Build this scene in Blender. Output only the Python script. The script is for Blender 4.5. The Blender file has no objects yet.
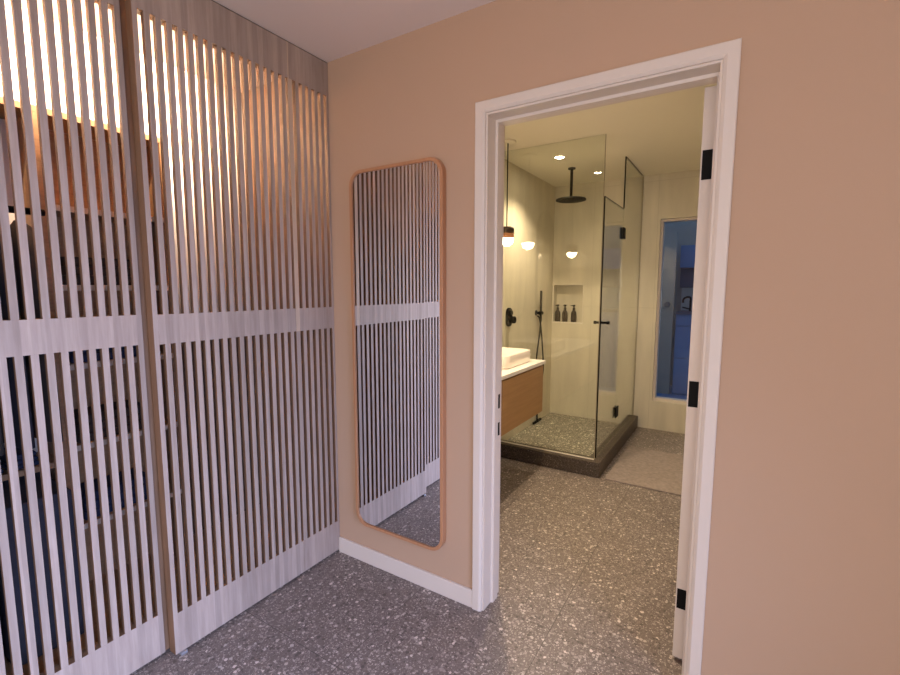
import bpy, bmesh, math, random
from mathutils import Vector, Matrix
random.seed(7)
S = bpy.context.scene
COL = S.collection
PI = math.pi

# ------------------------------------------------------------------ scene settings
S.view_settings.view_transform = 'Standard'
S.view_settings.look = 'None'
S.view_settings.gamma = 1
S.view_settings.use_curve_mapping = False
S.view_settings.exposure = 0.33
cy = S.cycles
cy.use_denoising = True
cy.max_bounces = 10
cy.diffuse_bounces = 5
cy.glossy_bounces = 6
cy.transmission_bounces = 8
cy.transparent_max_bounces = 24
cy.sample_clamp_indirect = 6.0
cy.caustics_reflective = False
cy.caustics_refractive = False
cy.blur_glossy = 0.5

# ------------------------------------------------------------------ materials
def new_mat(name):
    m = bpy.data.materials.new(name); m.use_nodes = True
    nt = m.node_tree
    for n in list(nt.nodes): nt.nodes.remove(n)
    out = nt.nodes.new('ShaderNodeOutputMaterial')
    return m, nt, out

def N(nt, typ, **kw):
    n = nt.nodes.new(typ)
    for k, v in kw.items():
        if hasattr(n, k): setattr(n, k, v)
        else: n.inputs[k].default_value = v
    return n

def L(nt, a, b): nt.links.new(a, b)

def rgba(c): return (c[0], c[1], c[2], 1.0)

def plain(name, col, rough=0.5, metal=0.0, spec=0.5, var=0.0, scale=8.0, bump=0.0, bscale=200.0):
    m, nt, out = new_mat(name)
    b = N(nt, 'ShaderNodeBsdfPrincipled')
    b.inputs['Base Color'].default_value = rgba(col)
    b.inputs['Roughness'].default_value = rough
    b.inputs['Metallic'].default_value = metal
    b.inputs['Specular IOR Level'].default_value = spec
    tc = N(nt, 'ShaderNodeTexCoord')
    if var > 0:
        nz = N(nt, 'ShaderNodeTexNoise'); nz.inputs['Scale'].default_value = scale; nz.inputs['Detail'].default_value = 4
        L(nt, tc.outputs['Object'], nz.inputs['Vector'])
        mp = N(nt, 'ShaderNodeMapRange'); mp.inputs['To Min'].default_value = 1 - var; mp.inputs['To Max'].default_value = 1 + var
        L(nt, nz.outputs['Fac'], mp.inputs['Value'])
        mx = N(nt, 'ShaderNodeVectorMath', operation='SCALE'); mx.inputs[0].default_value = col
        L(nt, mp.outputs[0], mx.inputs['Scale']); L(nt, mx.outputs[0], b.inputs['Base Color'])
    if bump > 0:
        n2 = N(nt, 'ShaderNodeTexNoise'); n2.inputs['Scale'].default_value = bscale; n2.inputs['Detail'].default_value = 3
        L(nt, tc.outputs['Object'], n2.inputs['Vector'])
        bp = N(nt, 'ShaderNodeBump'); bp.inputs['Strength'].default_value = bump; bp.inputs['Distance'].default_value = 0.002
        L(nt, n2.outputs['Fac'], bp.inputs['Height']); L(nt, bp.outputs['Normal'], b.inputs['Normal'])
    L(nt, b.outputs[0], out.inputs[0])
    return m

def wood(name, c_light, c_dark, axis='Z', rough=0.5, strips=0.0, pitch=0.01807, stretch=14.0, scale=60.0, stripamt=0.16):
    """streaky timber; grain along axis; optional strip-to-strip variation along world Y"""
    m, nt, out = new_mat(name)
    b = N(nt, 'ShaderNodeBsdfPrincipled'); b.inputs['Roughness'].default_value = rough
    b.inputs['Specular IOR Level'].default_value = 0.35
    tc = N(nt, 'ShaderNodeTexCoord')
    mp = N(nt, 'ShaderNodeMapping')
    sc = [scale]*3; sc['XYZ'.index(axis)] = scale/stretch
    mp.inputs['Scale'].default_value = sc
    L(nt, tc.outputs['Object'], mp.inputs['Vector'])
    nz = N(nt, 'ShaderNodeTexNoise'); nz.inputs['Scale'].default_value = 1.0; nz.inputs['Detail'].default_value = 6; nz.inputs['Roughness'].default_value = 0.65
    L(nt, mp.outputs[0], nz.inputs['Vector'])
    cr = N(nt, 'ShaderNodeValToRGB')
    cr.color_ramp.elements[0].position = 0.3; cr.color_ramp.elements[0].color = rgba(c_dark)
    cr.color_ramp.elements[1].position = 0.7; cr.color_ramp.elements[1].color = rgba(c_light)
    L(nt, nz.outputs['Fac'], cr.inputs['Fac'])
    last = cr.outputs['Color']
    if strips > 0:
        sp = N(nt, 'ShaderNodeSeparateXYZ'); L(nt, tc.outputs['Object'], sp.inputs[0])
        dv = N(nt, 'ShaderNodeMath', operation='DIVIDE'); dv.inputs[1].default_value = pitch*1.31
        L(nt, sp.outputs['Y'], dv.inputs[0])
        fl = N(nt, 'ShaderNodeMath', operation='FLOOR'); L(nt, dv.outputs[0], fl.inputs[0])
        wn = N(nt, 'ShaderNodeTexWhiteNoise', noise_dimensions='1D'); L(nt, fl.outputs[0], wn.inputs['W'])
        mr = N(nt, 'ShaderNodeMapRange'); mr.inputs['To Min'].default_value = 1-stripamt; mr.inputs['To Max'].default_value = 1+stripamt*0.6
        L(nt, wn.outputs['Value'], mr.inputs['Value'])
        vm = N(nt, 'ShaderNodeVectorMath', operation='SCALE'); L(nt, last, vm.inputs[0]); L(nt, mr.outputs[0], vm.inputs['Scale'])
        last = vm.outputs[0]
    L(nt, last, b.inputs['Base Color'])
    bp = N(nt, 'ShaderNodeBump'); bp.inputs['Strength'].default_value = 0.15; bp.inputs['Distance'].default_value = 0.001
    L(nt, nz.outputs['Fac'], bp.inputs['Height']); L(nt, bp.outputs['Normal'], b.inputs['Normal'])
    L(nt, b.outputs[0], out.inputs[0])
    return m

def terrazzo(name, base, light, scale=85.0, joints=True, rough=0.42, chip=0.5):
    m, nt, out = new_mat(name)
    b = N(nt, 'ShaderNodeBsdfPrincipled'); b.inputs['Roughness'].default_value = rough
    b.inputs['Specular IOR Level'].default_value = 0.35
    tc = N(nt, 'ShaderNodeTexCoord')
    nd = N(nt, 'ShaderNodeTexNoise'); nd.inputs['Scale'].default_value = 160; nd.inputs['Detail'].default_value = 1
    L(nt, tc.outputs['Object'], nd.inputs['Vector'])
    sub = N(nt, 'ShaderNodeVectorMath', operation='SUBTRACT'); sub.inputs[1].default_value = (0.5, 0.5, 0.5)
    L(nt, nd.outputs['Color'], sub.inputs[0])
    scl = N(nt, 'ShaderNodeVectorMath', operation='SCALE'); scl.inputs['Scale'].default_value = 0.010
    L(nt, sub.outputs[0], scl.inputs[0])
    add = N(nt, 'ShaderNodeVectorMath', operation='ADD'); L(nt, tc.outputs['Object'], add.inputs[0]); L(nt, scl.outputs[0], add.inputs[1])
    def layer(sc, thr_lo, thr_hi, prev, stops):
        v = N(nt, 'ShaderNodeTexVoronoi'); v.inputs['Scale'].default_value = sc
        L(nt, add.outputs[0], v.inputs['Vector'])
        sp = N(nt, 'ShaderNodeSeparateColor'); L(nt, v.outputs['Color'], sp.inputs[0])
        size = N(nt, 'ShaderNodeMapRange'); size.inputs['To Min'].default_value = thr_lo; size.inputs['To Max'].default_value = thr_hi
        L(nt, sp.outputs[0], size.inputs['Value'])
        lt = N(nt, 'ShaderNodeMath', operation='LESS_THAN'); L(nt, v.outputs['Distance'], lt.inputs[0]); L(nt, size.outputs[0], lt.inputs[1])
        cr = N(nt, 'ShaderNodeValToRGB'); cr.color_ramp.interpolation = 'CONSTANT'
        e = cr.color_ramp.elements
        e[0].position = stops[0][0]; e[0].color = rgba(stops[0][1])
        e[1].position = stops[1][0]; e[1].color = rgba(stops[1][1])
        for p_, c_ in stops[2:]:
            x = e.new(p_); x.color = rgba(c_)
        L(nt, sp.outputs[1], cr.inputs['Fac'])
        mx = N(nt, 'ShaderNodeMix', data_type='RGBA')
        L(nt, lt.outputs[0], mx.inputs['Factor']); L(nt, prev, mx.inputs['A']); L(nt, cr.outputs['Color'], mx.inputs['B'])
        return mx.outputs['Result']
    nb = N(nt, 'ShaderNodeTexNoise'); nb.inputs['Scale'].default_value = 3.0; nb.inputs['Detail'].default_value = 3
    L(nt, tc.outputs['Object'], nb.inputs['Vector'])
    cb = N(nt, 'ShaderNodeValToRGB'); cb.color_ramp.elements[0].color = rgba([x*0.88 for x in base]); cb.color_ramp.elements[1].color = rgba([x*1.12 for x in base])
    L(nt, nb.outputs['Fac'], cb.inputs['Fac'])
    mid = [0.5*(x+y) for x, y in zip(base, light)]
    p = layer(scale*2.3, 0.15, 0.55, cb.outputs['Color'], [(0, [x*0.7 for x in base]), (0.35, mid), (0.75, light)])
    p = layer(scale, 0.05, 0.58, p, [(0, [x*0.62 for x in base]), (0.28, mid), (0.6, [x*1.25 for x in base]), (0.78, light), (0.94, [min(1, x*1.35) for x in light])])
    if joints:
        sp = N(nt, 'ShaderNodeSeparateXYZ'); L(nt, tc.outputs['Object'], sp.inputs[0])
        masks = []
        for ax, off in (('X', 1.145), ('Y', 0.05)):
            a = N(nt, 'ShaderNodeMath', operation='SUBTRACT'); L(nt, sp.outputs[ax], a.inputs[0]); a.inputs[1].default_value = off
            pp = N(nt, 'ShaderNodeMath', operation='PINGPONG'); L(nt, a.outputs[0], pp.inputs[0]); pp.inputs[1].default_value = 0.3
            lt = N(nt, 'ShaderNodeMath', operation='LESS_THAN'); L(nt, pp.outputs[0], lt.inputs[0]); lt.inputs[1].default_value = 0.0014
            masks.append(lt.outputs[0])
        mxm = N(nt, 'ShaderNodeMath', operation='MAXIMUM'); L(nt, masks[0], mxm.inputs[0]); L(nt, masks[1], mxm.inputs[1])
        mj = N(nt, 'ShaderNodeMix', data_type='RGBA'); L(nt, mxm.outputs[0], mj.inputs['Factor']); L(nt, p, mj.inputs['A'])
        mj.inputs['B'].default_value = rgba([x*0.5 for x in base])
        p = mj.outputs['Result']
    L(nt, p, b.inputs['Base Color'])
    L(nt, b.outputs[0], out.inputs[0])
    return m

def tile(name, col, grout, rough=0.45, sx=0.6, sz=1.2):
    m, nt, out = new_mat(name)
    b = N(nt, 'ShaderNodeBsdfPrincipled'); b.inputs['Roughness'].default_value = rough
    b.inputs['Specular IOR Level'].default_value = 0.35
    tc = N(nt, 'ShaderNodeTexCoord')
    sp = N(nt, 'ShaderNodeSeparateXYZ'); L(nt, tc.outputs['Object'], sp.inputs[0])
    hx = N(nt, 'ShaderNodeMath', operation='ADD'); L(nt, sp.outputs['X'], hx.inputs[0]); L(nt, sp.outputs['Y'], hx.inputs[1])
    masks = []
    for o, s in ((hx.outputs[0], sx), (sp.outputs['Z'], sz)):
        pp = N(nt, 'ShaderNodeMath', operation='PINGPONG'); L(nt, o, pp.inputs[0]); pp.inputs[1].default_value = s/2
        lt = N(nt, 'ShaderNodeMath', operation='LESS_THAN'); L(nt, pp.outputs[0], lt.inputs[0]); lt.inputs[1].default_value = 0.0012
        masks.append(lt.outputs[0])
    mxm = N(nt, 'ShaderNodeMath', operation='MAXIMUM'); L(nt, masks[0], mxm.inputs[0]); L(nt, masks[1], mxm.inputs[1])
    mp = N(nt, 'ShaderNodeMapping'); mp.inputs['Scale'].default_value = (9, 9, 1.6)
    L(nt, tc.outputs['Object'], mp.inputs['Vector'])
    nz = N(nt, 'ShaderNodeTexNoise'); nz.inputs['Scale'].default_value = 1.0; nz.inputs['Detail'].default_value = 5
    L(nt, mp.outputs[0], nz.inputs['Vector'])
    cr = N(nt, 'ShaderNodeValToRGB'); cr.color_ramp.elements[0].position = 0.3; cr.color_ramp.elements[0].color = rgba([x*0.9 for x in col])
    cr.color_ramp.elements[1].position = 0.75; cr.color_ramp.elements[1].color = rgba([min(1, x*1.08) for x in col])
    L(nt, nz.outputs['Fac'], cr.inputs['Fac'])
    mx = N(nt, 'ShaderNodeMix', data_type='RGBA'); L(nt, mxm.outputs[0], mx.inputs['Factor']); L(nt, cr.outputs['Color'], mx.inputs['A'])
    mx.inputs['B'].default_value = rgba(grout)
    L(nt, mx.outputs['Result'], b.inputs['Base Color'])
    L(nt, b.outputs[0], out.inputs[0])
    return m

def glass(name, tint=(0.955, 0.97, 0.945), ior=1.5, gain=0.82):
    m, nt, out = new_mat(name)
    tr = N(nt, 'ShaderNodeBsdfTransparent'); tr.inputs['Color'].default_value = rgba(tint)
    gl = N(nt, 'ShaderNodeBsdfGlossy'); gl.inputs['Roughness'].default_value = 0.0; gl.inputs['Color'].default_value = (gain, gain, gain, 1)
    fr = N(nt, 'ShaderNodeFresnel')
    # thin pane: both faces reflect like an air-to-glass surface (no total internal reflection at the rear face)
    ge = N(nt, 'ShaderNodeNewGeometry')
    mr = N(nt, 'ShaderNodeMapRange'); mr.inputs['To Min'].default_value = ior; mr.inputs['To Max'].default_value = 1/ior
    L(nt, ge.outputs['Backfacing'], mr.inputs['Value']); L(nt, mr.outputs[0], fr.inputs['IOR'])
    mx = N(nt, 'ShaderNodeMixShader')
    L(nt, fr.outputs[0], mx.inputs[0]); L(nt, tr.outputs[0], mx.inputs[1]); L(nt, gl.outputs[0], mx.inputs[2])
    L(nt, mx.outputs[0], out.inputs[0])
    return m

def emit(name, col, strength):
    m, nt, out = new_mat(name)
    e = N(nt, 'ShaderNodeEmission'); e.inputs['Color'].default_value = rgba(col); e.inputs['Strength'].default_value = strength
    L(nt, e.outputs[0], out.inputs[0])
    return m

M = {}
M['hall_paint'] = plain('tan_wall_paint', (0.50, 0.34, 0.234), 0.75, spec=0.25, bump=0.10, bscale=260)
M['ceiling_paint'] = plain('pale_ceiling_paint', (0.82, 0.72, 0.67), 0.85, spec=0.2, bump=0.05)
M['bath_ceiling'] = plain('cream_ceiling_paint', (0.84, 0.79, 0.67), 0.8, spec=0.2)
M['white_paint'] = plain('white_joinery_paint', (0.69, 0.61, 0.54), 0.45, spec=0.3)
M['white_wall'] = plain('closet_wall_paint', (0.62, 0.54, 0.46), 0.7)
M['slat_face'] = wood('grey_washed_oak', (0.47, 0.375, 0.318), (0.355, 0.272, 0.225), 'Z', 0.5, strips=1.0)
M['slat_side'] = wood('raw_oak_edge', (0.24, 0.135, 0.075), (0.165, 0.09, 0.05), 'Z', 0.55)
M['pale_edge'] = wood('pale_oak_lipping', (0.60, 0.47, 0.36), (0.5, 0.38, 0.28), 'Z', 0.5)
M['closet_wood'] = wood('closet_oak', (0.40, 0.22, 0.11), (0.28, 0.15, 0.075), 'Y', 0.5)
M['closet_shade'] = wood('painted_closet_shade', (0.13, 0.075, 0.045), (0.085, 0.048, 0.028), 'Z', 0.6)  # shade of the lower closet back put into the colour
M['mirror_frame'] = wood('copper_toned_wood', (0.50, 0.255, 0.135), (0.43, 0.205, 0.10), 'Z', 0.3)
M['vanity_wood'] = wood('honey_oak_veneer', (0.47, 0.275, 0.12), (0.38, 0.215, 0.09), 'Y', 0.42, stretch=20, scale=50)
M['mirror'] = plain('silvered_mirror', (0.88, 0.88, 0.88), 0.0, metal=1.0)
M['floor'] = terrazzo('grey_terrazzo', (0.18, 0.147, 0.132), (0.50, 0.44, 0.40), 72.0)
M['shower_floor'] = terrazzo('fine_terrazzo', (0.20, 0.18, 0.15), (0.78, 0.72, 0.60), 62.0)
M['curb'] = terrazzo('dark_terrazzo', (0.062, 0.046, 0.035), (0.17, 0.135, 0.105), 130.0, joints=False)
M['tile'] = tile('cream_large_tile', (0.66, 0.60, 0.475), (0.50, 0.45, 0.34))
M['black'] = plain('matt_black_metal', (0.004, 0.0037, 0.0034), 0.6, spec=0.12)
M['black_dark'] = plain('black_rubber_seal', (0.004, 0.0037, 0.0034), 0.7, spec=0.1)
M['glass'] = glass('clear_shower_glass')
M['window_glass'] = glass('window_pane_glass', (0.90, 0.94, 0.97))
M['counter'] = plain('white_stone_counter', (0.86, 0.83, 0.78), 0.25)
M['ceramic'] = plain('white_ceramic', (0.84, 0.77, 0.70), 0.18)
M['amber'] = plain('dark_amber_plastic', (0.016, 0.007, 0.005), 0.4, spec=0.15)
M['amber_label'] = plain('brown_bottle_label', (0.035, 0.021, 0.014), 0.5, spec=0.15)
M['mat'] = plain('greige_bath_mat', (0.28, 0.232, 0.215), 0.95, var=0.4, scale=45, bump=0.8, bscale=300)
M['steel'] = plain('brushed_steel', (0.28, 0.28, 0.30), 0.55, metal=0.3)
M['globe'] = emit('lit_opal_globe', (1.0, 0.77, 0.48), 60.0)
M['lens'] = emit('lit_downlight_lens', (1.0, 0.84, 0.60), 90.0)
M['led'] = emit('lit_led_strip', (1.0, 0.78, 0.52), 5.0)
M['navy'] = plain('navy_cloth', (0.018, 0.026, 0.06), 0.9, var=0.25, scale=40)
M['grey_cloth'] = plain('grey_brown_wool', (0.075, 0.058, 0.05), 0.95, var=0.2, scale=50)
M['slate_cloth'] = plain('dark_slate_cloth', (0.045, 0.042, 0.055), 0.95, var=0.2, scale=50)
M['linen'] = plain('pale_linen', (0.65, 0.58, 0.52), 0.9, var=0.1, scale=30)
M['brown_cloth'] = plain('brown_cloth', (0.04, 0.025, 0.018), 0.9, var=0.2, scale=40)
M['sil'] = plain('grey_silicone', (0.30, 0.25, 0.17), 0.5)
M['sil_dark'] = plain('dark_polished_glass_edge', (0.07, 0.06, 0.035), 0.3)
M['patio_wall'] = plain('blue_grey_cladding', (0.25, 0.24, 0.21), 0.7, var=0.08)
M['patio_dark'] = plain('dark_blue_panel', (0.05, 0.065, 0.10), 0.6)
M['patio_cab'] = plain('blue_cabinet_front', (0.09, 0.17, 0.31), 0.5)
M['patio_light'] = plain('pale_splashback', (0.42, 0.44, 0.42), 0.4)

# translucent amber lower collar of the pendants
m_, nt_, out_ = new_mat('amber_frosted_glass')
t_ = N(nt_, 'ShaderNodeBsdfTranslucent'); t_.inputs['Color'].default_value = (0.20, 0.13, 0.09, 1)
d_ = N(nt_, 'ShaderNodeBsdfDiffuse'); d_.inputs['Color'].default_value = (0.24, 0.16, 0.10, 1)
x_ = N(nt_, 'ShaderNodeMixShader'); x_.inputs[0].default_value = 0.45
L(nt_, t_.outputs[0], x_.inputs[1]); L(nt_, d_.outputs[0], x_.inputs[2]); L(nt_, x_.outputs[0], out_.inputs[0])
M['amber_glass'] = m_
M['bronze'] = plain('dark_bronze', (0.055, 0.033, 0.022), 0.4, metal=0.3)

# ------------------------------------------------------------------ mesh helpers
def box(bm, x0, x1, y0, y1, z0, z1, mi=0):
    vs = [bm.verts.new(v) for v in ((x0,y0,z0),(x1,y0,z0),(x1,y1,z0),(x0,y1,z0),(x0,y0,z1),(x1,y0,z1),(x1,y1,z1),(x0,y1,z1))]
    fs = []
    for idx in ((0,3,2,1),(4,5,6,7),(0,1,5,4),(1,2,6,5),(2,3,7,6),(3,0,4,7)):
        f = bm.faces.new([vs[i] for i in idx]); f.material_index = mi; fs.append(f)
    return vs, fs

def lathe(bm, profile, cx, cy_, seg=32, mi=0):
    """profile = [(r, z)...] about the vertical axis through (cx, cy_)"""
    rings = []
    for r, z in profile:
        if r < 1e-6: rings.append([bm.verts.new((cx, cy_, z))])
        else: rings.append([bm.verts.new((cx + r*math.cos(2*PI*i/seg), cy_ + r*math.sin(2*PI*i/seg), z)) for i in range(seg)])
    for a, b in zip(rings, rings[1:]):
        for i in range(seg):
            j = (i+1) % seg
            if len(a) == 1 and len(b) == 1: continue
            if len(a) == 1: f = bm.faces.new((a[0], b[j], b[i]))
            elif len(b) == 1: f = bm.faces.new((a[i], a[j], b[0]))
            else: f = bm.faces.new((a[i], a[j], b[j], b[i]))
            f.material_index = mi; f.smooth = True
    return rings

def cyl(bm, p, q, r, seg=16, mi=0, r2=None):
    p = Vector(p); q = Vector(q); d = (q-p)
    ax = d.normalized(); t = Vector((0,0,1)) if abs(ax.z) < 0.9 else Vector((1,0,0))
    u = ax.cross(t).normalized(); v = ax.cross(u)
    if r2 is None: r2 = r
    A = [bm.verts.new(p + r*(math.cos(2*PI*i/seg)*u + math.sin(2*PI*i/seg)*v)) for i in range(seg)]
    B = [bm.verts.new(q + r2*(math.cos(2*PI*i/seg)*u + math.sin(2*PI*i/seg)*v)) for i in range(seg)]
    for i in range(seg):
        j = (i+1) % seg
        f = bm.faces.new((A[i], A[j], B[j], B[i])); f.smooth = True; f.material_index = mi
    bm.faces.new(list(reversed(A))).material_index = mi
    bm.faces.new(B).material_index = mi

def tube(bm, pts, r, seg=12, mi=0):
    pts = [Vector(p) for p in pts]; rings = []
    prev = None
    for i, p in enumerate(pts):
        t = (pts[min(i+1, len(pts)-1)] - pts[max(i-1, 0)]).normalized()
        if prev is None:
            ref = Vector((1,0,0)) if abs(t.x) < 0.9 else Vector((0,1,0))
            u = t.cross(ref).normalized()
        else:
            u = (prev - t*prev.dot(t)).normalized()
        prev = u; v = t.cross(u)
        rings.append([bm.verts.new(p + r*(math.cos(2*PI*k/seg)*u + math.sin(2*PI*k/seg)*v)) for k in range(seg)])
    for a, b in zip(rings, rings[1:]):
        for k in range(seg):
            j = (k+1) % seg
            f = bm.faces.new((a[k], a[j], b[j], b[k])); f.smooth = True; f.material_index = mi
    bm.faces.new(list(reversed(rings[0]))); bm.faces.new(rings[-1])

def spline(ctrl, n=12):
    P = [Vector(c) for c in ctrl]; P = [2*P[0]-P[1]] + P + [2*P[-1]-P[-2]]
    out = []
    for i in range(1, len(P)-2):
        for k in range(n):
            t = k/n
            a, b, c, d = P[i-1], P[i], P[i+1], P[i+2]
            out.append(0.5*((2*b) + (c-a)*t + (2*a-5*b+4*c-d)*t*t + (3*b-a-3*c+d)*t**3))
    out.append(P[-2]); return out

def obj(name, bm, mats, parent=None, loc=None, bevel=0.0, smooth=False):
    bmesh.ops.recalc_face_normals(bm, faces=bm.faces[:])
    me = bpy.data.meshes.new(name); bm.to_mesh(me); bm.free()
    if not isinstance(mats, (list, tuple)): mats = [mats]
    for mm in mats: me.materials.append(mm)
    o = bpy.data.objects.new(name, me); COL.objects.link(o)
    if parent is not None:
        o.parent = parent
        o.matrix_parent_inverse = Matrix.Translation(-parent_world(parent))
    if bevel > 0:
        md = o.modifiers.new('bevel', 'BEVEL'); md.width = bevel; md.segments = 2; md.limit_method = 'ANGLE'; md.angle_limit = 0.6
    return o

def parent_world(o):
    v = Vector(o.location)
    if o.parent is not None and o.type == 'EMPTY': v += parent_world(o.parent)
    return v

def tag(o, label, cat, group=None):
    o['label'] = label; o['category'] = cat
    if group: o['group'] = group
    return o

def thing(name, label, cat, loc, group=None):
    o = bpy.data.objects.new(name, None); COL.objects.link(o)
    o.location = loc; o.empty_display_size = 0.1
    return tag(o, label, cat, group)

def struct(name, bm, mats, bevel=0.0, parent=None):
    o = obj(name, bm, mats, parent, bevel=bevel)
    if parent is None: o['kind'] = 'structure'
    return o

def bmbox(*a, **k):
    bm = bmesh.new(); box(bm, *a, **k); return bm

def holed_wall(bm, u0, u1, w0, w1, d0, d1, holes, put):
    """slab in (u, w) with rectangular holes, thickness d0..d1; put(u, w, d) -> xyz"""
    us = sorted({u0, u1, *[h[0] for h in holes], *[h[1] for h in holes]})
    ws = sorted({w0, w1, *[h[2] for h in holes], *[h[3] for h in holes]})
    us = [u for u in us if u0 <= u <= u1]; ws = [w for w in ws if w0 <= w <= w1]
    cache = {}
    def V(u, w, d):
        k = (u, w, d)
        if k not in cache: cache[k] = bm.verts.new(put(u, w, d))
        return cache[k]
    def solid(i, j):
        if i < 0 or j < 0 or i >= len(us)-1 or j >= len(ws)-1: return False
        cu = 0.5*(us[i]+us[i+1]); cw = 0.5*(ws[j]+ws[j+1])
        return not any(h[0] < cu < h[1] and h[2] < cw < h[3] for h in holes)
    for i in range(len(us)-1):
        for j in range(len(ws)-1):
            if not solid(i, j): continue
            a, b, c, d = us[i], us[i+1], ws[j], ws[j+1]
            bm.faces.new((V(a,c,d0), V(b,c,d0), V(b,d,d0), V(a,d,d0)))
            bm.faces.new((V(a,c,d1), V(a,d,d1), V(b,d,d1), V(b,c,d1)))
            if not solid(i-1, j): bm.faces.new((V(a,c,d0), V(a,d,d0), V(a,d,d1), V(a,c,d1)))
            if not solid(i+1, j): bm.faces.new((V(b,c,d0), V(b,c,d1), V(b,d,d1), V(b,d,d0)))
            if not solid(i, j-1): bm.faces.new((V(a,c,d0), V(a,c,d1), V(b,c,d1), V(b,c,d0)))
            if not solid(i, j+1): bm.faces.new((V(a,d,d0), V(b,d,d0), V(b,d,d1), V(a,d,d1)))

def sweep_frame(bm, prof, xl, xr, zt, mi=0):
    """closed profile [(u, y)] swept up the left side, over the head and down the right; u = distance outwards from the opening"""
    paths = []
    for u, y in prof:
        paths.append([bm.verts.new(p) for p in ((xl-u, y, 0), (xl-u, y, zt+u), (xr+u, y, zt+u), (xr+u, y, 0))])
    n = len(paths)
    for i in range(n):
        a, b = paths[i], paths[(i+1) % n]
        for k in range(3):
            f = bm.faces.new((a[k], b[k], b[k+1], a[k+1])); f.material_index = mi
    bm.faces.new([p[0] for p in paths]); bm.faces.new([p[3] for p in reversed(paths)])

def rrect(cx, cz, w, h, r, n=8):
    """rounded rectangle outline, counter-clockwise, as (x, z)"""
    pts = []
    for sx, sz, a0 in ((1,-1,-PI/2), (1,1,0), (-1,1,PI/2), (-1,-1,PI)):
        ox = cx + sx*(w/2-r); oz = cz + sz*(h/2-r)
        for k in range(n+1):
            a = a0 + (PI/2)*k/n
            pts.append((ox + r*math.cos(a), oz + r*math.sin(a)))
    return pts

# ------------------------------------------------------------------ dimensions (metres)
H = 2.458                     # ceiling
XR = 3.0                      # hall right wall
YF = -3.6                     # hall wall behind the camera
XC = -0.66                    # closet back wall
YB = 3.18                     # far bathroom wall
XB = 2.3                      # bathroom right wall
YS = 1.74                     # front shower glass
XG = 0.874                    # side shower glass
T = 0.15                      # partition thickness
OL, OR_, OT = 0.862, 1.636, 2.056   # jamb faces and head of the bathroom doorway

# ------------------------------------------------------------------ setting
struct('floor', bmbox(XC-0.2, XR+0.2, YF-0.2, YB+0.3, -0.12, 0.0), M['floor'])
struct('ceiling', bmbox(XC-0.2, XR+0.2, YF-0.2, T/2, H, H+0.12), M['ceiling_paint'])
struct('ceiling.001', bmbox(-0.2, XB+0.2, T/2, YB+0.3, H, H+0.12), M['bath_ceiling'])

bm = bmesh.new()
holed_wall(bm, XC-0.1, XR+0.1, 0.0, H, 0.0, T/2, [(OL-0.02, OR_+0.02, -1, OT+0.02)], lambda u, w, d: (u, d, w))
struct('wall_back', bm, M['hall_paint'])
bm = bmesh.new()
holed_wall(bm, -0.12, XB+0.1, 0.0, H, T/2, T, [(OL-0.02, OR_+0.02, -1, OT+0.02)], lambda u, w, d: (u, d, w))
struct('wall_bathroom_front', bm, M['tile'])
struct('wall_bathroom_left', bmbox(-0.12, 0.0, T, YB+0.1, 0, H), M['tile'])
struct('wall_bathroom_right', bmbox(XB, XB+0.1, T, YB+0.1, 0, H), M['tile'])

NX0, NX1, NZ0, NZ1 = 0.014, 0.330, 1.030, 1.425          # shower niche
WX0, WX1, WZ0, WZ1 = 1.045, 1.62, 0.285, 2.045           # tall window
bm = bmesh.new()
holed_wall(bm, 0.0, XB, 0.0, H, YB, YB+0.14, [(NX0, NX1, NZ0, NZ1), (WX0, WX1, WZ0, WZ1)], lambda u, w, d: (u, d, w))
box(bm, NX0-0.02, NX1+0.02, YB+0.10, YB+0.139, NZ0-0.02, NZ1+0.02)
wb = struct('wall_bathroom_back', bm, M['tile'])
# pale metal edging round the niche
bm = bmesh.new()
for a in ((NX0-0.004, NX1+0.004, NZ1, NZ1+0.005), (NX0-0.006, NX1+0.006, NZ0-0.012, NZ0), (NX1, NX1+0.004, NZ0, NZ1), (NX0-0.004, NX0, NZ0, NZ1)):
    box(bm, a[0], a[1], YB-0.003, YB+0.004, a[2], a[3])
obj('niche_edging', bm, M['ceramic'], wb)

# hall shell behind the camera
bm = bmesh.new()
holed_wall(bm, XC-0.1, XR+0.1, 0.0, H, YF-0.12, YF, [(0.8, 3.0, 0.30, 2.15)], lambda u, w, d: (u, d, w))
struct('wall_front', bm, M['hall_paint'])
bm = bmesh.new()
for a in ((0.8, 2.99, 0.30, 0.36), (0.8, 2.99, 2.09, 2.15), (0.8, 0.86, 0.36, 2.09), (2.93, 2.99, 0.36, 2.09), (1.87, 1.93, 0.36, 2.09)):
    box(bm, a[0], a[1], YF-0.10, YF-0.03, a[2], a[3])
w3 = struct('added_window', bm, M['white_paint'])  # unseen window, added to go with the fill lamp facing the back wall
for a, b in ((0.86, 1.87), (1.93, 2.93)):
    obj('pane', bmbox(a, b, YF-0.07, YF-0.064, 0.36, 2.09), M['window_glass'], w3)
WY0, WY1, WV0, WV1 = -2.95, -0.85, 0.20, 1.9
bm = bmesh.new()
holed_wall(bm, YF, 0.0, 0.0, H, XR, XR+0.1, [(WY0, WY1, WV0, WV1)], lambda u, w, d: (d, u, w))
struct('wall_right', bm, M['hall_paint'])
struct('wall_left', bmbox(-0.10, 0.0, YF, -1.745, 0, H), M['hall_paint'])
struct('wall_closet_back', bmbox(XC-0.08, XC, -1.845, 0, 0, H), M['white_wall'])
struct('wall_closet_left', bmbox(XC, -0.10, -1.845, -1.745, 0, H), M['white_wall'])

struct('wall_closet_right', bmbox(XC, -0.10, -0.012, -0.0005, 0, H-0.001), M['closet_wood'])

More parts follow.
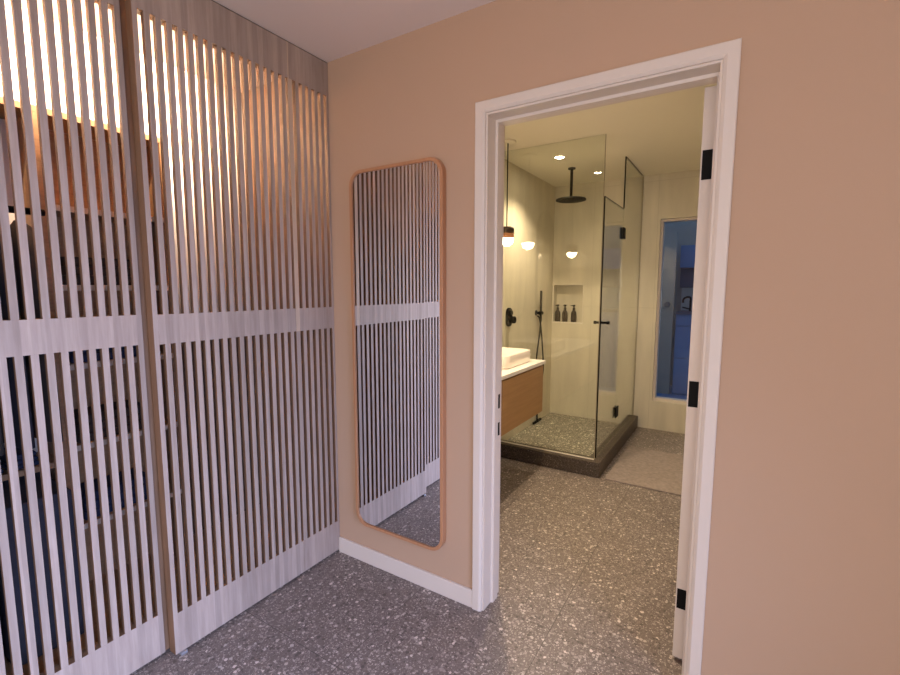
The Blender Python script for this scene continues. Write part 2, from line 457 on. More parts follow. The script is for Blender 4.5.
# hall window: frame with mullion and panes
bm = bmesh.new()
ymid = 0.5*(WY0+WY1)
for a in ((WY0, WY1, WV0, WV0+0.06), (WY0, WY1, WV1-0.06, WV1), (WY0, WY0+0.06, WV0+0.06, WV1-0.06), (WY1-0.06, WY1, WV0+0.06, WV1-0.06), (ymid-0.03, ymid+0.03, WV0+0.06, WV1-0.06)):
    box(bm, XR+0.03, XR+0.09, a[0], a[1], a[2], a[3])
w2 = struct('window_2', bm, M['white_paint'])
for a, b in ((WY0+0.06, ymid-0.03), (ymid+0.03, WY1-0.06)):
    obj('pane', bmbox(XR+0.055, XR+0.061, a, b, WV0+0.06, WV1-0.06), M['window_glass'], w2)

# bathroom window: reveal lining, frame, pane
bm = bmesh.new()
fw_ = 0.022
for a in ((WX0, WX1, WZ0, WZ0+fw_), (WX0, WX1, WZ1-fw_, WZ1), (WX0, WX0+fw_, WZ0+fw_, WZ1-fw_), (WX1-fw_, WX1, WZ0+fw_, WZ1-fw_)):
    box(bm, a[0], a[1], YB+0.045, YB+0.14, a[2], a[3])
w1 = struct('window_1', bm, M['white_paint'])
obj('pane', bmbox(WX0+fw_, WX1-fw_, YB+0.085, YB+0.091, WZ0+fw_, WZ1-fw_), M['window_glass'], w1)

# door casing, jamb and stop
bm = bmesh.new()
cin = 0.0075
sweep_frame(bm, [(cin, 0.0), (cin, -0.008), (cin+0.006, -0.0125), (cin+0.010, -0.015), (0.047, -0.015), (0.050, -0.0125), (0.050, 0.0)], OL, OR_, OT)
t1 = struct('trim_1', bm, M['white_paint'])
bm = bmesh.new()
sweep_frame(bm, [(0.02, -0.0005), (0.0, -0.0005), (0.0, 0.066), (-0.0105, 0.068), (-0.0105, 0.112), (0.0, 0.112), (0.0, T), (0.02, T)], OL, OR_, OT)
jamb = obj('door_jamb', bm, M['white_paint'], t1)
bm = bmesh.new(); sweep_frame(bm, [(cin, T), (cin, T+0.012), (0.050, T+0.015), (0.050, T)], OL, OR_, OT)
obj('inner_casing', bm, M['white_paint'], t1)
# strike plates on the latch side
for za, zb in ((0.877, 0.938), (0.757, 0.814)):
    k = obj('strike_plate', bmbox(OL+0.0106, OL+0.0120, 0.098, 0.1119, za, zb), M['black'], t1)

# baseboards
def baseboard(name, bm): return struct(name, bm, M['white_paint'], bevel=0.003)
baseboard('baseboard_back', bmbox(0.002, OL-0.050, -0.012, 0.0, 0, 0.082))
baseboard('baseboard_right', bmbox(OR_+0.050, XR, -0.012, 0.0, 0, 0.082))

# ------------------------------------------------------------------ slatted wardrobe doors
PITCH, GAP, TH, DEEP = 0.03614, 0.0172, 0.018, 0.038
ZB, ZR0, ZR1, ZM0, ZM1, ZT0, ZT1 = 0.012, 0.012, 0.172, 1.192, 1.2975, 2.303, 2.4535
def slat_panel(name, label, group, xf, gaps, y0, y1, sw=0.0163, end_mats=None, rail_y1=None):
    """xf: front plane; gaps: y of the start of every open slot; y0..y1: extent"""
    t = thing(name, label, 'slatted door', (xf-DEEP/2, 0.5*(y0+y1), ZB), group)
    mats = [M['slat_face'], M['slat_side']]
    def bx2(bm, ya, yb, za, zb, dep):
        vs, fs = box(bm, xf-dep, xf, ya, yb, za, zb)
        for f in fs:
            f.material_index = 0
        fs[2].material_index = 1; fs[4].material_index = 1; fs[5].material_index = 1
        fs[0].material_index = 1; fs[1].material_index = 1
    for nm, za, zb in (('bottom_rail', ZR0, ZR1), ('middle_rail', ZM0, ZM1), ('top_rail', ZT0, ZT1)):
        bm = bmesh.new(); bx2(bm, y0+(0.0072 if end_mats and nm == 'top_rail' else sw+0.0002), (rail_y1 or y1)-0.0005, za, zb, DEEP); obj(nm, bm, mats, t)
    bm = bmesh.new(); bx2(bm, y0, y0+sw, ZM0-0.0001 if end_mats else ZB, ZT0-0.0002 if end_mats else ZT1, DEEP+0.002)
    if end_mats:
        bx2(bm, y0, y0+sw, ZB, ZM0-0.0002, DEEP+0.002)
        for f in bm.faces:
            if f.material_index == 0 and f.calc_center_median().z < ZM0: f.material_index = 2
    if end_mats: bx2(bm, y0, y0+0.007, ZT0-0.0002, ZT1, DEEP+0.002)
    st = obj('end_stile', bm, end_mats or mats, t)
    if end_mats: st['label'] = 'end stile, pale oak in its upper half'
    bm = bmesh.new()
    prev = None
    edges = list(gaps)
    for i, g in enumerate(edges):
        ya = g+GAP; yb = edges[i+1] if i+1 < len(edges) else y1-0.001
        for za, zb in ((ZR1, ZM0), (ZM1, ZT0)):
            bx2(bm, ya, yb, za+0.0002, zb-0.0002, TH)
    obj('slats', bm, mats, t)
    return t

YA = -0.846
front_gaps = [-0.828 + PITCH*k for k in range(16)]
ga = slat_panel('slatted_door', 'front slatted wardrobe door in grey-washed oak, its raw oak end showing beside the recessed door', 'slatted wardrobe doors', 0.0, front_gaps, YA, -0.2488, rail_y1=-0.2366)
side_gaps = [-0.828 + PITCH*k for k in range(17, 23)]
# narrow panel in the corner with a pale lipping on its free edge
gb = slat_panel('slatted_door', 'narrow slatted panel with a pale end stile, in the corner against the tan wall', 'slatted wardrobe doors', 0.0, side_gaps, -0.2365, -0.001, 0.0225, [M['pale_edge'], M['slat_side'], M['slat_face']])
PITL = 0.0362
left_gaps = [-0.893 - PITL*k for k in range(23)][::-1]
gc = slat_panel('slatted_door', 'recessed slatted wardrobe door at the far left, set behind the front door', 'slatted wardrobe doors', -0.050, left_gaps, left_gaps[0]-0.018, -0.858)
obj('end_stile', bmbox(-0.088, -0.056, -0.8588, -0.832, ZB, ZT1), M['slat_side'], gc)['label'] = 'brown raw oak closing stile'

# floor guide below the front door
bm = bmesh.new(); box(bm, -0.034, 0.010, -0.830, -0.806, 0.0, 0.0112)
tag(obj('floor_guide', bm, M['steel'], bevel=0.002), 'small steel door guide on the floor under the front slatted door', 'door guide')
# head track behind the top rails
bm = bmesh.new(); box(bm, -0.110, -0.003, -1.744, -0.001, H-0.0042, H-0.0005); struct('trim_2', bm, M['black_dark'])

# ------------------------------------------------------------------ inside the wardrobe
XS = -0.46
cl = thing('wardrobe_shelving', 'oak shelving unit behind the recessed slatted door', 'shelving', (-0.56, -1.2, 0.0))
obj('side_panel', bmbox(XC+0.002, XS, -0.990, -0.972, 0.002, 2.02), M['closet_wood'], cl)
obj('side_panel', bmbox(XC+0.002, XS, -0.560, -0.542, 0.002, 2.02), M['closet_wood'], cl)
obj('top_shelf', bmbox(XC+0.002, XS, -1.743, -0.542, 2.021, 2.045), M['closet_wood'], cl)
obj('back_panel', bmbox(XC+0.0005, XC+0.0018, -0.972, -0.560, 0.002, 2.02), M['closet_wood'], cl)
obj('back_panel', bmbox(XC+0.0005, XC+0.0018, -0.5415, -0.013, 0.0905, 1.25), M['closet_shade'], cl)  # dark sheet added as painted shade behind the lower slots
shelf_z = [1.700, 1.402, 1.094, 0.770, 0.445]
for z in shelf_z:
    sh = obj('shelf', bmbox(XC+0.002, XS, -0.9718, -0.5602, z-0.022, z), M['closet_wood'], cl)
    obj('lipping', bmbox(XS+0.0002, XS+0.004, -0.9718, -0.5602, z-0.022, z), M['pale_edge'], sh)
obj('shelf', bmbox(XC+0.002, XS, -1.743, -0.9902, 0.705, 0.727), M['closet_wood'], cl)
obj('base_board', bmbox(XC+0.002, -0.13, -1.743, -0.013, 0.0005, 0.09), M['closet_wood'], cl)

def folded(name, label, mat, x, y, z, w, d, h, group):
    bm = bmesh.new(); n = 3
    for k in range(n):
        box(bm, x-d/2+0.004*k, x+d/2-0.003*k, y-w/2+0.003*k, y+w/2-0.002*k, z+h*k/n+0.0005, z+h*(k+1)/n)
    tag(obj(name, bm, mat, bevel=0.008), label, 'folded clothes', group)
for i, y in enumerate((-1.30, -1.20, -1.10)):
    folded('folded_jumper', 'navy folded clothes on the low shelf at the far left behind the slats', M['navy'], -0.555, y, 0.727, 0.09, 0.17, 0.055, 'navy clothes on the low wardrobe shelf')
for i, (z, mt, nm) in enumerate(((1.402, 'brown_cloth', 'second'), (1.094, 'navy', 'third'), (0.770, 'brown_cloth', 'fourth'), (0.445, 'navy', 'lowest'))):
    folded('folded_clothes', 'dark folded clothes on the %s shelf of the unit behind the slats' % nm, M[mt], -0.56, -0.80, z, 0.26, 0.17, 0.11, 'dark clothes on the wardrobe shelves')
# garments on a rail in the left bay, storage boxes below
t = thing('hanging_rail', 'dark hanging rail in the left bay of the wardrobe', 'rail', (-0.42, -1.37, 1.66))
bm = bmesh.new(); cyl(bm, (-0.42, -1.744, 1.66), (-0.42, -0.9905, 1.66), 0.012); obj('rail', bm, M['black'], t)
for i in range(9):
    y = -1.06 - 0.075*i
    t = thing('hanging_coat', 'dark coat hanging on the rail behind the slats at the far left', 'coat', (-0.42, y, 1.66), 'coats on the wardrobe rail')
    bm = bmesh.new()
    rows = []
    for z, wx, wy in ((1.625, 0.02, 0.012), (1.60, 0.10, 0.020), (1.55, 0.185, 0.026), (1.30, 0.19, 0.028), (1.0, 0.20, 0.030), (0.86, 0.205, 0.031)):
        n = 20; ring_ = []
        for k in range(n):
            a = 2*PI*k/n; rip = 1 + 0.16*math.sin(5*a + i)*(1.6-z)
            ring_.append(bm.verts.new((-0.435 + wx*math.cos(a), y + wy*math.sin(a)*rip, z)))
        rows.append(ring_)
    for a, b in zip(rows, rows[1:]):
        for k in range(20):
            j = (k+1) % 20; f = bm.faces.new((a[k], a[j], b[j], b[k])); f.smooth = True
    bm.faces.new(rows[0]); bm.faces.new(list(reversed(rows[-1])))
    obj('body', bm, M[('grey_cloth', 'slate_cloth', 'grey_cloth')[i % 3]], t)
    bm = bmesh.new(); tube(bm, spline([(-0.42, y, 1.626), (-0.42, y, 1.645), (-0.405, y, 1.665), (-0.42, y, 1.679), (-0.434, y, 1.668)]), 0.0025, 8); obj('hook', bm, M['steel'], t)
for i in range(3):
    y = -1.12 - 0.22*i
    tag(obj('storage_box', bmbox(-0.645, -0.30, y-0.10, y+0.10, 0.0905, 0.66), M['slate_cloth'], bevel=0.006), 'dark slate storage box on the wardrobe base at the far left', 'storage box', 'storage boxes under the wardrobe shelf')
# led strip at the head of the wardrobe
t = thing('ceiling_strip_light', 'warm strip light at the head of the wardrobe behind the slats', 'strip light', (-0.22, -0.9, H))
obj('housing', bmbox(-0.245, -0.195, -1.70, -0.29, H-0.022, H), M['white_paint'], t)
obj('diffuser', bmbox(-0.238, -0.202, -1.69, -0.30, H-0.030, H-0.0222), M['led'], t)

# ------------------------------------------------------------------ hall mirror
def frame_ring(bm, outer, inner, y0, y1, put=None):
    put = put or (lambda a, y, b: (a, y, b))
    n = len(outer)
    O0 = [bm.verts.new(put(a, y0, b)) for a, b in outer]; O1 = [bm.verts.new(put(a, y1, b)) for a, b in outer]
    I0 = [bm.verts.new(put(a, y0, b)) for a, b in inner]; I1 = [bm.verts.new(put(a, y1, b)) for a, b in inner]
    for i in range(n):
        j = (i+1) % n
        for q in ((O0[i], O0[j], O1[j], O1[i]), (I0[i], I1[i], I1[j], I0[j]), (O0[i], I0[i], I0[j], O0[j]), (O1[i], O1[j], I1[j], I1[i])):
            bm.faces.new(q)
mx0, mx1, mz0, mz1 = 0.1505, 0.672, 0.211, 1.929
mcx, mcz, mw, mh = 0.5*(mx0+mx1), 0.5*(mz0+mz1), mx1-mx0, mz1-mz0
t = thing('wall_mirror', 'tall rounded mirror in a thin copper-toned frame on the tan wall beside the doorway', 'mirror', (mcx, 0, mz0))
bm = bmesh.new()
frame_ring(bm, rrect(mcx, mcz, mw, mh, 0.070), rrect(mcx, mcz, mw-0.030, mh-0.030, 0.058), -0.032, -0.0005)
obj('frame', bm, M['mirror_frame'], t, bevel=0.002)
bm = bmesh.new()
pts = rrect(mcx, mcz, mw-0.031, mh-0.031, 0.0575)
A = [bm.verts.new((a, -0.026, b)) for a, b in pts]; B = [bm.verts.new((a, -0.004, b)) for a, b in pts]
bm.faces.new(A); bm.faces.new(list(reversed(B)))
for i in range(len(A)):
    j = (i+1) % len(A); bm.faces.new((A[i], B[i], B[j], A[j]))
obj('mirror_glass', bm, M['mirror'], t)

# ------------------------------------------------------------------ bathroom door leaf (open)
bm = bmesh.new(); box(bm, 1.586, 1.632, 0.153, 0.153+0.735, 0.012, 2.050)
d1 = struct('door_1', bm, M['white_paint'], bevel=0.0015)
for za, zb in ((1.753, 1.849), (0.975, 1.067), (0.211, 0.287)):
    bm = bmesh.new(); box(bm, 1.5905, 1.632, 0.1507, 0.1535, za, zb)
    cyl(bm, (1.634, 0.1485, za), (1.634, 0.1485, zb), 0.0045, 12)
    obj('hinge', bm, M['black'], d1)

# ------------------------------------------------------------------ shower enclosure
bm = bmesh.new()
CH = 0.115
prof = [(0.0, 1.685), (0.924, 1.685), (0.924, YB), (0.824, YB), (0.824, 1.795), (0.0, 1.795)]
lo = [bm.verts.new((x, y, 0)) for x, y in prof]; hi = [bm.verts.new((x, y, CH)) for x, y in prof]
bm.faces.new(list(reversed(lo))); bm.faces.new(hi)
for i in range(len(prof)):
    j = (i+1) % len(prof); bm.faces.new((lo[i], lo[j], hi[j], hi[i]))
tag(obj('shower_curb', bm, M['curb'], bevel=0.004), 'dark terrazzo curb around the shower floor under the glass', 'shower curb')
tag(obj('shower_floor', bmbox(0.001, 0.823, 1.796, YB-0.001, 0.0, 0.012), M['shower_floor']), 'speckled terrazzo shower floor inside the glass enclosure', 'shower floor')

t = thing('shower_screen', 'frameless glass front panel of the shower, facing the doorway', 'shower screen', (0.44, YS, CH))
obj('glass_panel', bmbox(0.004, 0.869, YS-0.005, YS+0.005, CH+0.004, H-0.003), M['glass'], t)
obj('floor_channel', bmbox(0.002, 0.869, YS-0.009, YS+0.009, CH, CH+0.0038), M['ceramic'], t)
obj('corner_seal', bmbox(0.8695, 0.873, YS-0.005, YS+0.005, CH+0.004, H-0.003), M['sil'], t)

YH = 2.385                        # hinge line between side door and fixed panel
t = thing('shower_screen', 'fixed glass side panel of the shower next to the far wall', 'shower screen', (XG, 2.78, CH))
obj('glass_panel', bmbox(XG-0.005, XG+0.005, YH+0.006, YB-0.006, CH+0.003, H-0.003), M['glass'], t)
obj('wall_seal', bmbox(XG-0.006, XG+0.006, YB-0.0055, YB-0.0005, CH+0.003, H-0.003), M['sil'], t)
obj('edge_seal', bmbox(XG-0.005, XG+0.005, YH+0.0005, YH+0.0055, 2.045, H-0.003), M['black_dark'], t)['label'] = 'black edge seal'

obj('top_edge', bmbox(XG-0.0055, XG+0.0055, YH+0.006, YB-0.006, H-0.007, H-0.0029), M['sil_dark'], t)
t = thing('shower_door', 'hinged glass shower door with black hinges and a black knob, lower than the panels', 'shower door', (XG, 2.07, CH))
obj('glass_panel', bmbox(XG-0.004, XG+0.004, YS+0.018, YH-0.004, CH+0.012, 2.034), M['glass'], t)
obj('top_edge', bmbox(XG-0.0045, XG+0.0045, YS+0.018, YH-0.004, 2.0341, 2.040), M['sil_dark'], t)
obj('edge_seal', bmbox(XG-0.0055, XG+0.0055, YS+0.008, YS+0.0178, CH+0.012, 2.034), M['black_dark'], t)['label'] = 'black edge seal'
for zc in (1.843, 0.335):
    bm = bmesh.new()
    box(bm, XG-0.014, XG-0.0055, YH-0.055, YH+0.045, zc-0.045, zc+0.045)
    box(bm, XG+0.0055, XG+0.014, YH-0.055, YH+0.045, zc-0.045, zc+0.045)
    obj('hinge', bm, M['black'], t, bevel=0.002)
bm = bmesh.new(); cyl(bm, (XG-0.055, YS+0.055, 1.140), (XG+0.055, YS+0.055, 1.140), 0.009)
cyl(bm, (XG-0.056, YS+0.055, 1.140), (XG-0.040, YS+0.055, 1.140), 0.012); cyl(bm, (XG+0.040, YS+0.055, 1.140), (XG+0.056, YS+0.055, 1.140), 0.012)
obj('knob', bm, M['black'], t)

# rain head
t = thing('rain_shower_head', 'round black rain shower head hanging from the ceiling on a rod', 'shower head', (0.388, 2.515, H))
bm = bmesh.new(); lathe(bm, [(0, 2.458), (0.032, 2.458), (0.032, 2.446), (0.012, 2.444), (0, 2.444)], 0.388, 2.515); obj('ceiling_flange', bm, M['black'], t)
bm = bmesh.new(); cyl(bm, (0.388, 2.515, 2.444), (0.388, 2.515, 2.205), 0.0125); obj('drop_rod', bm, M['black'], t)
bm = bmesh.new(); lathe(bm, [(0, 2.206), (0.022, 2.206), (0.026, 2.192), (0.125, 2.189), (0.133, 2.184), (0.133, 2.176), (0.125, 2.173), (0, 2.173)], 0.388, 2.515, 48); obj('spray_plate', bm, M['black'], t)

# shower valve on the left wall
t = thing('wall_mounted_shower_valve', 'oval black shower valve with a round knob on the cream left wall', 'shower valve', (0, 2.055, 1.137))
bm = bmesh.new()
pts = [(2.055 + a, 1.137 + b) for a, b in rrect(0, 0, 0.105, 0.165, 0.050)]
A = [bm.verts.new((0.0, a, b)) for a, b in pts]; B = [bm.verts.new((0.020, a, b)) for a, b in pts]
bm.faces.new(A); bm.faces.new(list(reversed(B)))
for i in range(len(A)):
    j = (i+1) % len(A); bm.faces.new((A[i], B[i], B[j], A[j]))
obj('cover_plate', bm, M['black'], t, bevel=0.003)
bm = bmesh.new(); cyl(bm, (0.02, 2.055, 1.115), (0.068, 2.055, 1.115), 0.031, 24); obj('knob', bm, M['black'], t, bevel=0.003)
bm = bmesh.new(); cyl(bm, (0.02, 2.055, 1.175), (0.042, 2.055, 1.175), 0.020, 20); obj('diverter', bm, M['black'], t, bevel=0.002)

# hand shower
hy = 2.71
t = thing('wall_mounted_hand_shower', 'black stick hand shower on a wall bracket with a looped hose', 'hand shower', (0, hy, 1.13))
bm = bmesh.new(); cyl(bm, (0.0, hy, 1.145), (0.008, hy, 1.145), 0.027, 24); cyl(bm, (0.008, hy, 1.145), (0.075, hy, 1.145), 0.013); cyl(bm, (0.052, hy-0.03, 1.145), (0.052, hy+0.03, 1.145), 0.0185)
obj('bracket', bm, M['black'], t)
bm = bmesh.new(); cyl(bm, (0.052, hy, 1.06), (0.052, hy, 1.36), 0.0115, 16); cyl(bm, (0.052, hy, 1.36), (0.052, hy, 1.366), 0.010, 16)
obj('wand', bm, M['black'], t)
bm = bmesh.new()
tube(bm, spline([(0.052, hy, 1.06), (0.052, hy-0.015, 0.95), (0.050, hy-0.075, 0.75), (0.048, hy-0.085, 0.55), (0.046, hy-0.005, 0.42), (0.044, hy+0.09, 0.47), (0.044, hy+0.12, 0.60), (0.046, hy+0.075, 0.82), (0.050, hy+0.01, 1.02), (0.030, hy+0.012, 1.10), (0.010, hy+0.012, 1.115)]), 0.0075)
obj('hose', bm, M['black'], t)

# squeegee leaning on the shower wall
t = thing('squeegee', 'black squeegee standing on the shower floor below the vanity corner', 'squeegee', (0.02, 2.75, 0.012))
bm = bmesh.new(); box(bm, 0.012, 0.030, 2.645, 2.855, 0.013, 0.034); obj('blade', bm, M['black'], t, bevel=0.002)
bm = bmesh.new(); cyl(bm, (0.021, 2.75, 0.033), (0.012, 2.75, 0.26), 0.009); obj('handle', bm, M['black'], t)

# pump bottles in the niche
def bottle(x, ang, label):
    y, z = YB+0.048, NZ0
    t = thing('pump_bottle', label, 'bottle', (x, y, z), 'pump bottles in the shower niche')
    bm = bmesh.new()
    lathe(bm, [(0, z+0.0005), (0.026, z+0.0005), (0.029, z+0.004), (0.029, z+0.088), (0.026, z+0.104), (0.014, z+0.124), (0.0125, z+0.136), (0, z+0.136)], x, y, 24)
    obj('body', bm, M['amber'], t)
    bm = bmesh.new(); lathe(bm, [(0.0293, z+0.028), (0.0297, z+0.030), (0.0297, z+0.075), (0.0293, z+0.077)], x, y, 24); obj('label', bm, M['amber_label'], t)
    bm = bmesh.new()
    lathe(bm, [(0, z+0.1365), (0.014, z+0.1365), (0.014, z+0.152), (0.006, z+0.154), (0.008, z+0.166), (0.015, z+0.167), (0.015, z+0.184), (0, z+0.185)], x, y, 20)
    cyl(bm, (x, y, z+0.177), (x+0.036*math.cos(ang), y+0.036*math.sin(ang), z+0.174), 0.0045, 10)
    obj('pump', bm, M['black'], t)
bottle(0.046, -1.9, 'dark amber pump bottle at the left end of the niche row')
bottle(0.127, -1.7, 'dark amber pump bottle in the middle of the niche row')
bottle(0.224, 3.3, 'dark amber pump bottle at the right end of the niche row, spout to the left')

# ------------------------------------------------------------------ vanity, basin, pendants, mirrors
VX, VY0, VY1, VZ0, VZ1 = 0.492, 0.22, 1.640, 0.455, 0.822
t = thing('wall_hung_vanity', 'wall-hung honey oak vanity cabinet under the white counter', 'cabinet', (0.24, 0.93, VZ0))
obj('body', bmbox(0.001, VX-0.019, VY0, VY1, VZ0, VZ1), M['vanity_wood'], t)
ym = 0.5*(VY0+VY1)
for a, b in ((VY0, ym-0.0015), (ym+0.0015, VY1)):
    obj('drawer_front', bmbox(VX-0.0188, VX, a, b, VZ0, VZ1-0.014), M['vanity_wood'], t)
tag(obj('counter', bmbox(0.001, 0.506, 0.21, 1.656, VZ1+0.0005, VZ1+0.026), M['counter'], bevel=0.002), 'white stone counter on the oak vanity cabinet', 'counter')
CZ = VZ1+0.0265
t = thing('basin', 'rounded white ceramic vessel basin on the white counter', 'basin', (0.24, 1.33, CZ))
bm = bmesh.new()
bcx, bcy, bw, bd = 0.245, 1.335, 0.385, 0.43
def ring(w, d, r, z): return [bm.verts.new((a, b, z)) for a, b in rrect(bcx, bcy, w, d, r)]
R = [ring(bw-0.02, bd-0.02, 0.04, CZ), ring(bw, bd, 0.05, CZ+0.006), ring(bw, bd, 0.05, CZ+0.086), ring(bw-0.004, bd-0.004, 0.05, CZ+0.090), ring(bw-0.020, bd-0.020, 0.044, CZ+0.090), ring(bw-0.026, bd-0.026, 0.042, CZ+0.086), ring(bw-0.06, bd-0.06, 0.05, CZ+0.030), ring(bw-0.12, bd-0.12, 0.05, CZ+0.022)]
for a, b in zip(R, R[1:]):
    for i in range(len(a)):
        j = (i+1) % len(a); f = bm.faces.new((a[i], a[j], b[j], b[i])); f.smooth = True
bm.faces.new(list(reversed(R[0]))); bm.faces.new(R[-1])
obj('bowl', bm, M['ceramic'], t)
bm = bmesh.new(); lathe(bm, [(0, CZ+0.0225), (0.022, CZ+0.0225), (0.022, CZ+0.026), (0, CZ+0.027)], bcx, bcy, 20); obj('drain', bm, M['black'], t)

def pendant(x, y, label):
    zb = 1.705
    t = thing('pendant_light', label, 'pendant light', (x, y, H), 'vanity pendants')
    bm = bmesh.new(); lathe(bm, [(0, H), (0.060, H), (0.060, H-0.010), (0.055, H-0.014), (0, H-0.014)], x, y, 32); obj('canopy', bm, M['bath_ceiling'], t)
    bm = bmesh.new(); cyl(bm, (x, y, H-0.014), (x, y, zb+0.140), 0.0042, 10); obj('cord', bm, M['black'], t)
    bm = bmesh.new()
    lathe(bm, [(0, zb+0.140), (0.040, zb+0.140), (0.050, zb+0.136), (0.0545, zb+0.127), (0.0545, zb+0.092), (0.0515, zb+0.092), (0.0515, zb+0.126), (0, zb+0.132)], x, y, 32); obj('cap', bm, M['bronze'], t)
    bm = bmesh.new(); lathe(bm, [(0.0545, zb+0.0918), (0.0545, zb+0.056), (0.0515, zb+0.056), (0.0515, zb+0.0918)], x, y, 32); obj('collar', bm, M['amber_glass'], t)
    bm = bmesh.new()
    lathe(bm, [(0, zb)] + [(0.050*math.sin(a), zb+0.050-0.050*math.cos(a)) for a in [PI/2*k/8 for k in range(1, 9)]] + [(0.050, zb+0.056), (0.03, zb+0.066), (0, zb+0.067)], x, y, 32)
    obj('globe', bm, M['globe'], t)
pendant(0.222, 1.535, 'amber capped glowing pendant hanging beside the shower glass')
pendant(0.210, 0.340, 'glowing pendant by the near vanity mirror, seen only reflected in the shower glass')

for y0, y1, lb in ((1.07, 1.50, 'pill shaped mirror above the basin, between shower glass and near mirror'), (0.37, 0.80, 'pill shaped mirror above the near half of the vanity counter, seen reflected in glass')):
    t = thing('vanity_mirror', lb, 'mirror', (0, 0.5*(y0+y1), 1.10), 'pill mirrors over the vanity')
    w, h = y1-y0, 1.06
    bm = bmesh.new(); frame_ring(bm, rrect(0.5*(y0+y1), 1.635, w, h, w/2-0.001, 12), rrect(0.5*(y0+y1), 1.635, w-0.028, h-0.028, w/2-0.016, 12), 0.0005, 0.024, lambda a, y, b: (y, a, b))
    obj('frame', bm, M['bronze'], t)
    bm = bmesh.new(); pts = rrect(0.5*(y0+y1), 1.635, w-0.0285, h-0.0285, w/2-0.0165, 12)
    A = [bm.verts.new((0.018, a, b)) for a, b in pts]; B = [bm.verts.new((0.004, a, b)) for a, b in pts]
    bm.faces.new(A); bm.faces.new(list(reversed(B)))
    for i in range(len(A)):
        j = (i+1) % len(A); bm.faces.new((A[i], B[i], B[j], A[j]))
    obj('mirror_glass', bm, M['mirror'], t)

# bath mat
bm = bmesh.new()
box(bm, 0.964, 1.54, 1.688, 2.520, 0.0005, 0.009)
tag(obj('bath_mat', bm, M['mat'], bevel=0.003), 'pale greige bath mat on the terrazzo beside the shower curb', 'bath mat')

# downlights
def downlight(x, y, label, power, z=H, r=0.036, col=(1.0, 0.78, 0.52), spot=2.4):
    t = thing('downlight', label, 'ceiling light', (x, y, z), 'recessed ceiling lights')
    bm = bmesh.new(); lathe(bm, [(r+0.010, z), (r+0.010, z-0.004), (r, z-0.005), (r, z-0.001)], x, y, 32); obj('trim_ring', bm, M['white_paint'], t)
    bm = bmesh.new(); lathe(bm, [(0, z-0.002), (r-0.0005, z-0.002), (r-0.0005, z-0.0008), (0, z-0.0008)], x, y, 32); obj('lens', bm, M['lens'], t)
    ld = bpy.data.lights.new('downlight_beam', 'SPOT'); ld.energy = power; ld.color = col; ld.spot_size = spot; ld.spot_blend = 0.7; ld.shadow_soft_size = 0.03
    lo_ = bpy.data.objects.new('downlight_beam', ld); COL.objects.link(lo_); lo_.location = (x, y, z-0.04)
    return t
downlight(0.409, 2.123, 'bright recessed downlight in the shower ceiling before the rain head', 68, spot=2.1)
downlight(0.543, 0.676, 'recessed downlight over the near half of the vanity', 88, spot=2.1)
downlight(1.86, 1.75, 'added, unseen fill downlight over the far bathroom floor, behind the open door', 26)  # fixture added to brighten the far side, hidden by the door leaf

# ------------------------------------------------------------------ what the bathroom window looks on to
PY = 4.95
bm = bmesh.new(); box(bm, -0.8, 4.0, PY+0.6, PY+0.7, -0.1, 3.0)
tag(obj('courtyard_wall', bm, M['patio_wall']), 'blue-grey wall beyond the tall bathroom window', 'wall')
bm = bmesh.new(); box(bm, 0.2, 1.0, PY-0.02, PY+0.03, 0.0, 2.1)
cd = tag(obj('courtyard_door', bm, M['patio_wall']), 'grey door with a round knob seen through the tall window', 'door')
bm = bmesh.new(); cyl(bm, (0.93, PY-0.02, 1.18), (0.93, PY-0.07, 1.18), 0.035, 20); obj('knob', bm, M['patio_dark'], cd)
t = thing('sink_cabinet', 'blue sink cabinet with drawers seen through the tall window', 'cabinet', (1.6, PY+0.3, 0))
obj('carcass', bmbox(1.035, 2.4, PY+0.02, PY+0.59, 0.0, 1.060), M['patio_cab'], t)
for z0, z1 in ((0.02, 0.48), (0.495, 0.90), (0.915, 1.05)):
    obj('drawer_front', bmbox(1.037, 2.39, PY, PY+0.0195, z0, z1), M['patio_cab'], t)
obj('worktop', bmbox(1.03, 2.4, PY-0.02, PY+0.59, 1.0605, 1.085), M['patio_dark'], t)
obj('splashback', bmbox(1.03, 2.4, PY+0.56, PY+0.58, 1.0855, 1.40), M['patio_light'], t)
t = thing('wall_cabinet', 'dark wall cabinet above the sink seen through the tall window', 'cabinet', (1.6, PY+0.4, 1.40))
obj('open_shelf', bmbox(1.03, 2.4, PY+0.3, PY+0.59, 1.402, 1.66), M['patio_dark'], t)
obj('cupboard', bmbox(1.03, 2.4, PY+0.2, PY+0.59, 1.662, 1.95), M['patio_cab'], t)
bm = bmesh.new()
tube(bm, spline([(1.16, PY+0.40, 1.0855), (1.16, PY+0.40, 1.20), (1.16, PY+0.38, 1.26), (1.13, PY+0.30, 1.275), (1.09, PY+0.24, 1.25), (1.085, PY+0.23, 1.20)]), 0.013)
cyl(bm, (1.16, PY+0.40, 1.11), (1.07, PY+0.36, 1.135), 0.010)
tag(obj('tap', bm, M['black'],), 'dark arched tap on the worktop beyond the tall window', 'tap')
struct('floor.001', bmbox(-0.8, 4.0, YB+0.301, PY+0.7, -0.12, 0.0), M['patio_cab'])

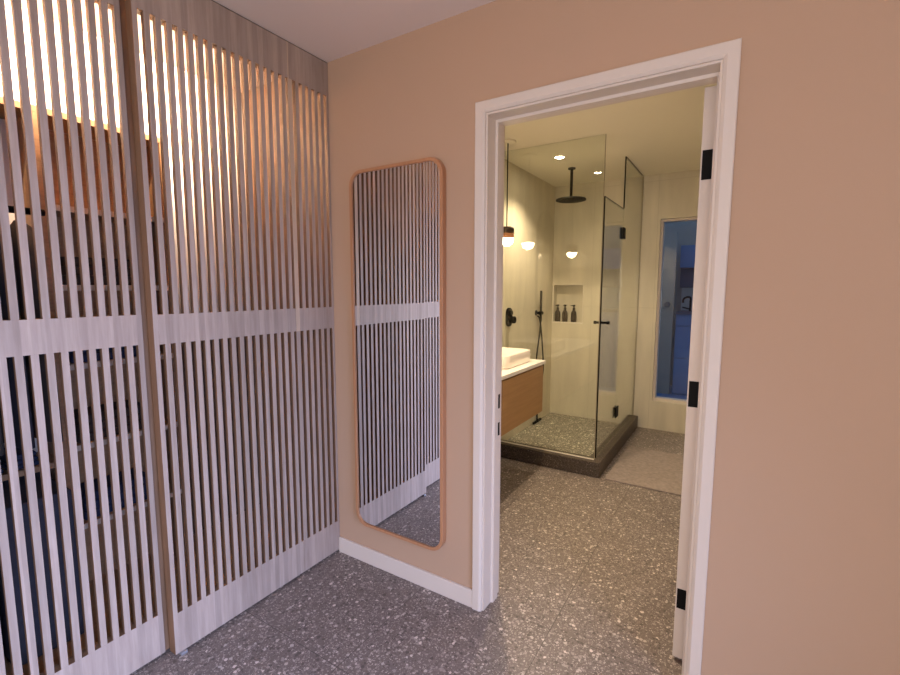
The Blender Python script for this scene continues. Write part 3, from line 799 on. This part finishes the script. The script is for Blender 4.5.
# ------------------------------------------------------------------ light
w = bpy.data.worlds.new('dusk'); S.world = w; w.use_nodes = True
nt = w.node_tree
for n in list(nt.nodes): nt.nodes.remove(n)
o = nt.nodes.new('ShaderNodeOutputWorld'); bg = nt.nodes.new('ShaderNodeBackground')
bg.inputs['Color'].default_value = (0.17, 0.265, 0.46, 1); bg.inputs['Strength'].default_value = 1.25
nt.links.new(bg.outputs[0], o.inputs[0])

def area(name, loc, target, sx, sy, power, col, spread=PI):
    ld = bpy.data.lights.new(name, 'AREA'); ld.shape = 'RECTANGLE'; ld.size = sx; ld.size_y = sy; ld.energy = power; ld.color = col; ld.spread = spread
    lo_ = bpy.data.objects.new(name, ld); COL.objects.link(lo_); lo_.location = loc
    lo_.rotation_euler = (Vector(target)-Vector(loc)).to_track_quat('-Z', 'Y').to_euler()
    return lo_
# daylight entering through the hall window, from the sky above it
area('hall_area_light', (XR-0.01, 0.5*(WY0+WY1), 1.05), (1.0, 0.5*(WY0+WY1), 0.02), 2.0, 1.5, 57, (0.46, 0.58, 1.0), 1.72)
area('hall_area_light', (1.9, YF+0.02, 1.2), (1.9, 0.0, 1.2), 2.1, 1.7, 50, (1.0, 0.90, 0.83))  # added fill for the back wall, placed at the added window
# wardrobe strip
area('wardrobe_strip', (-0.22, -0.98, H-0.036), (-0.66, -0.98, 2.22), 1.36, 0.03, 80, (1.0, 0.80, 0.60), 1.6)

# ------------------------------------------------------------------ camera
f_px, yaw, pit, rol = 458.476, 0.5625, 0.1074, 0.0009
CX, CY_, CHT = 1.7247, -1.6419, 1.3915
fwd = Vector((-math.sin(yaw)*math.cos(pit), math.cos(yaw)*math.cos(pit), -math.sin(pit)))
rt = Vector((math.cos(yaw), math.sin(yaw), 0)); up = rt.cross(fwd)
r2 = rt*math.cos(rol) + up*math.sin(rol); u2 = -rt*math.sin(rol) + up*math.cos(rol)
cd_ = bpy.data.cameras.new('camera'); cam = bpy.data.objects.new('camera', cd_); COL.objects.link(cam)
cam.matrix_world = Matrix(((r2.x, u2.x, -fwd.x, CX), (r2.y, u2.y, -fwd.y, CY_), (r2.z, u2.z, -fwd.z, CHT), (0, 0, 0, 1)))
cd_.sensor_fit = 'HORIZONTAL'; cd_.sensor_width = 36.0; cd_.lens = f_px/900*36.0
cd_.clip_start = 0.02; cd_.clip_end = 100
S.camera = cam
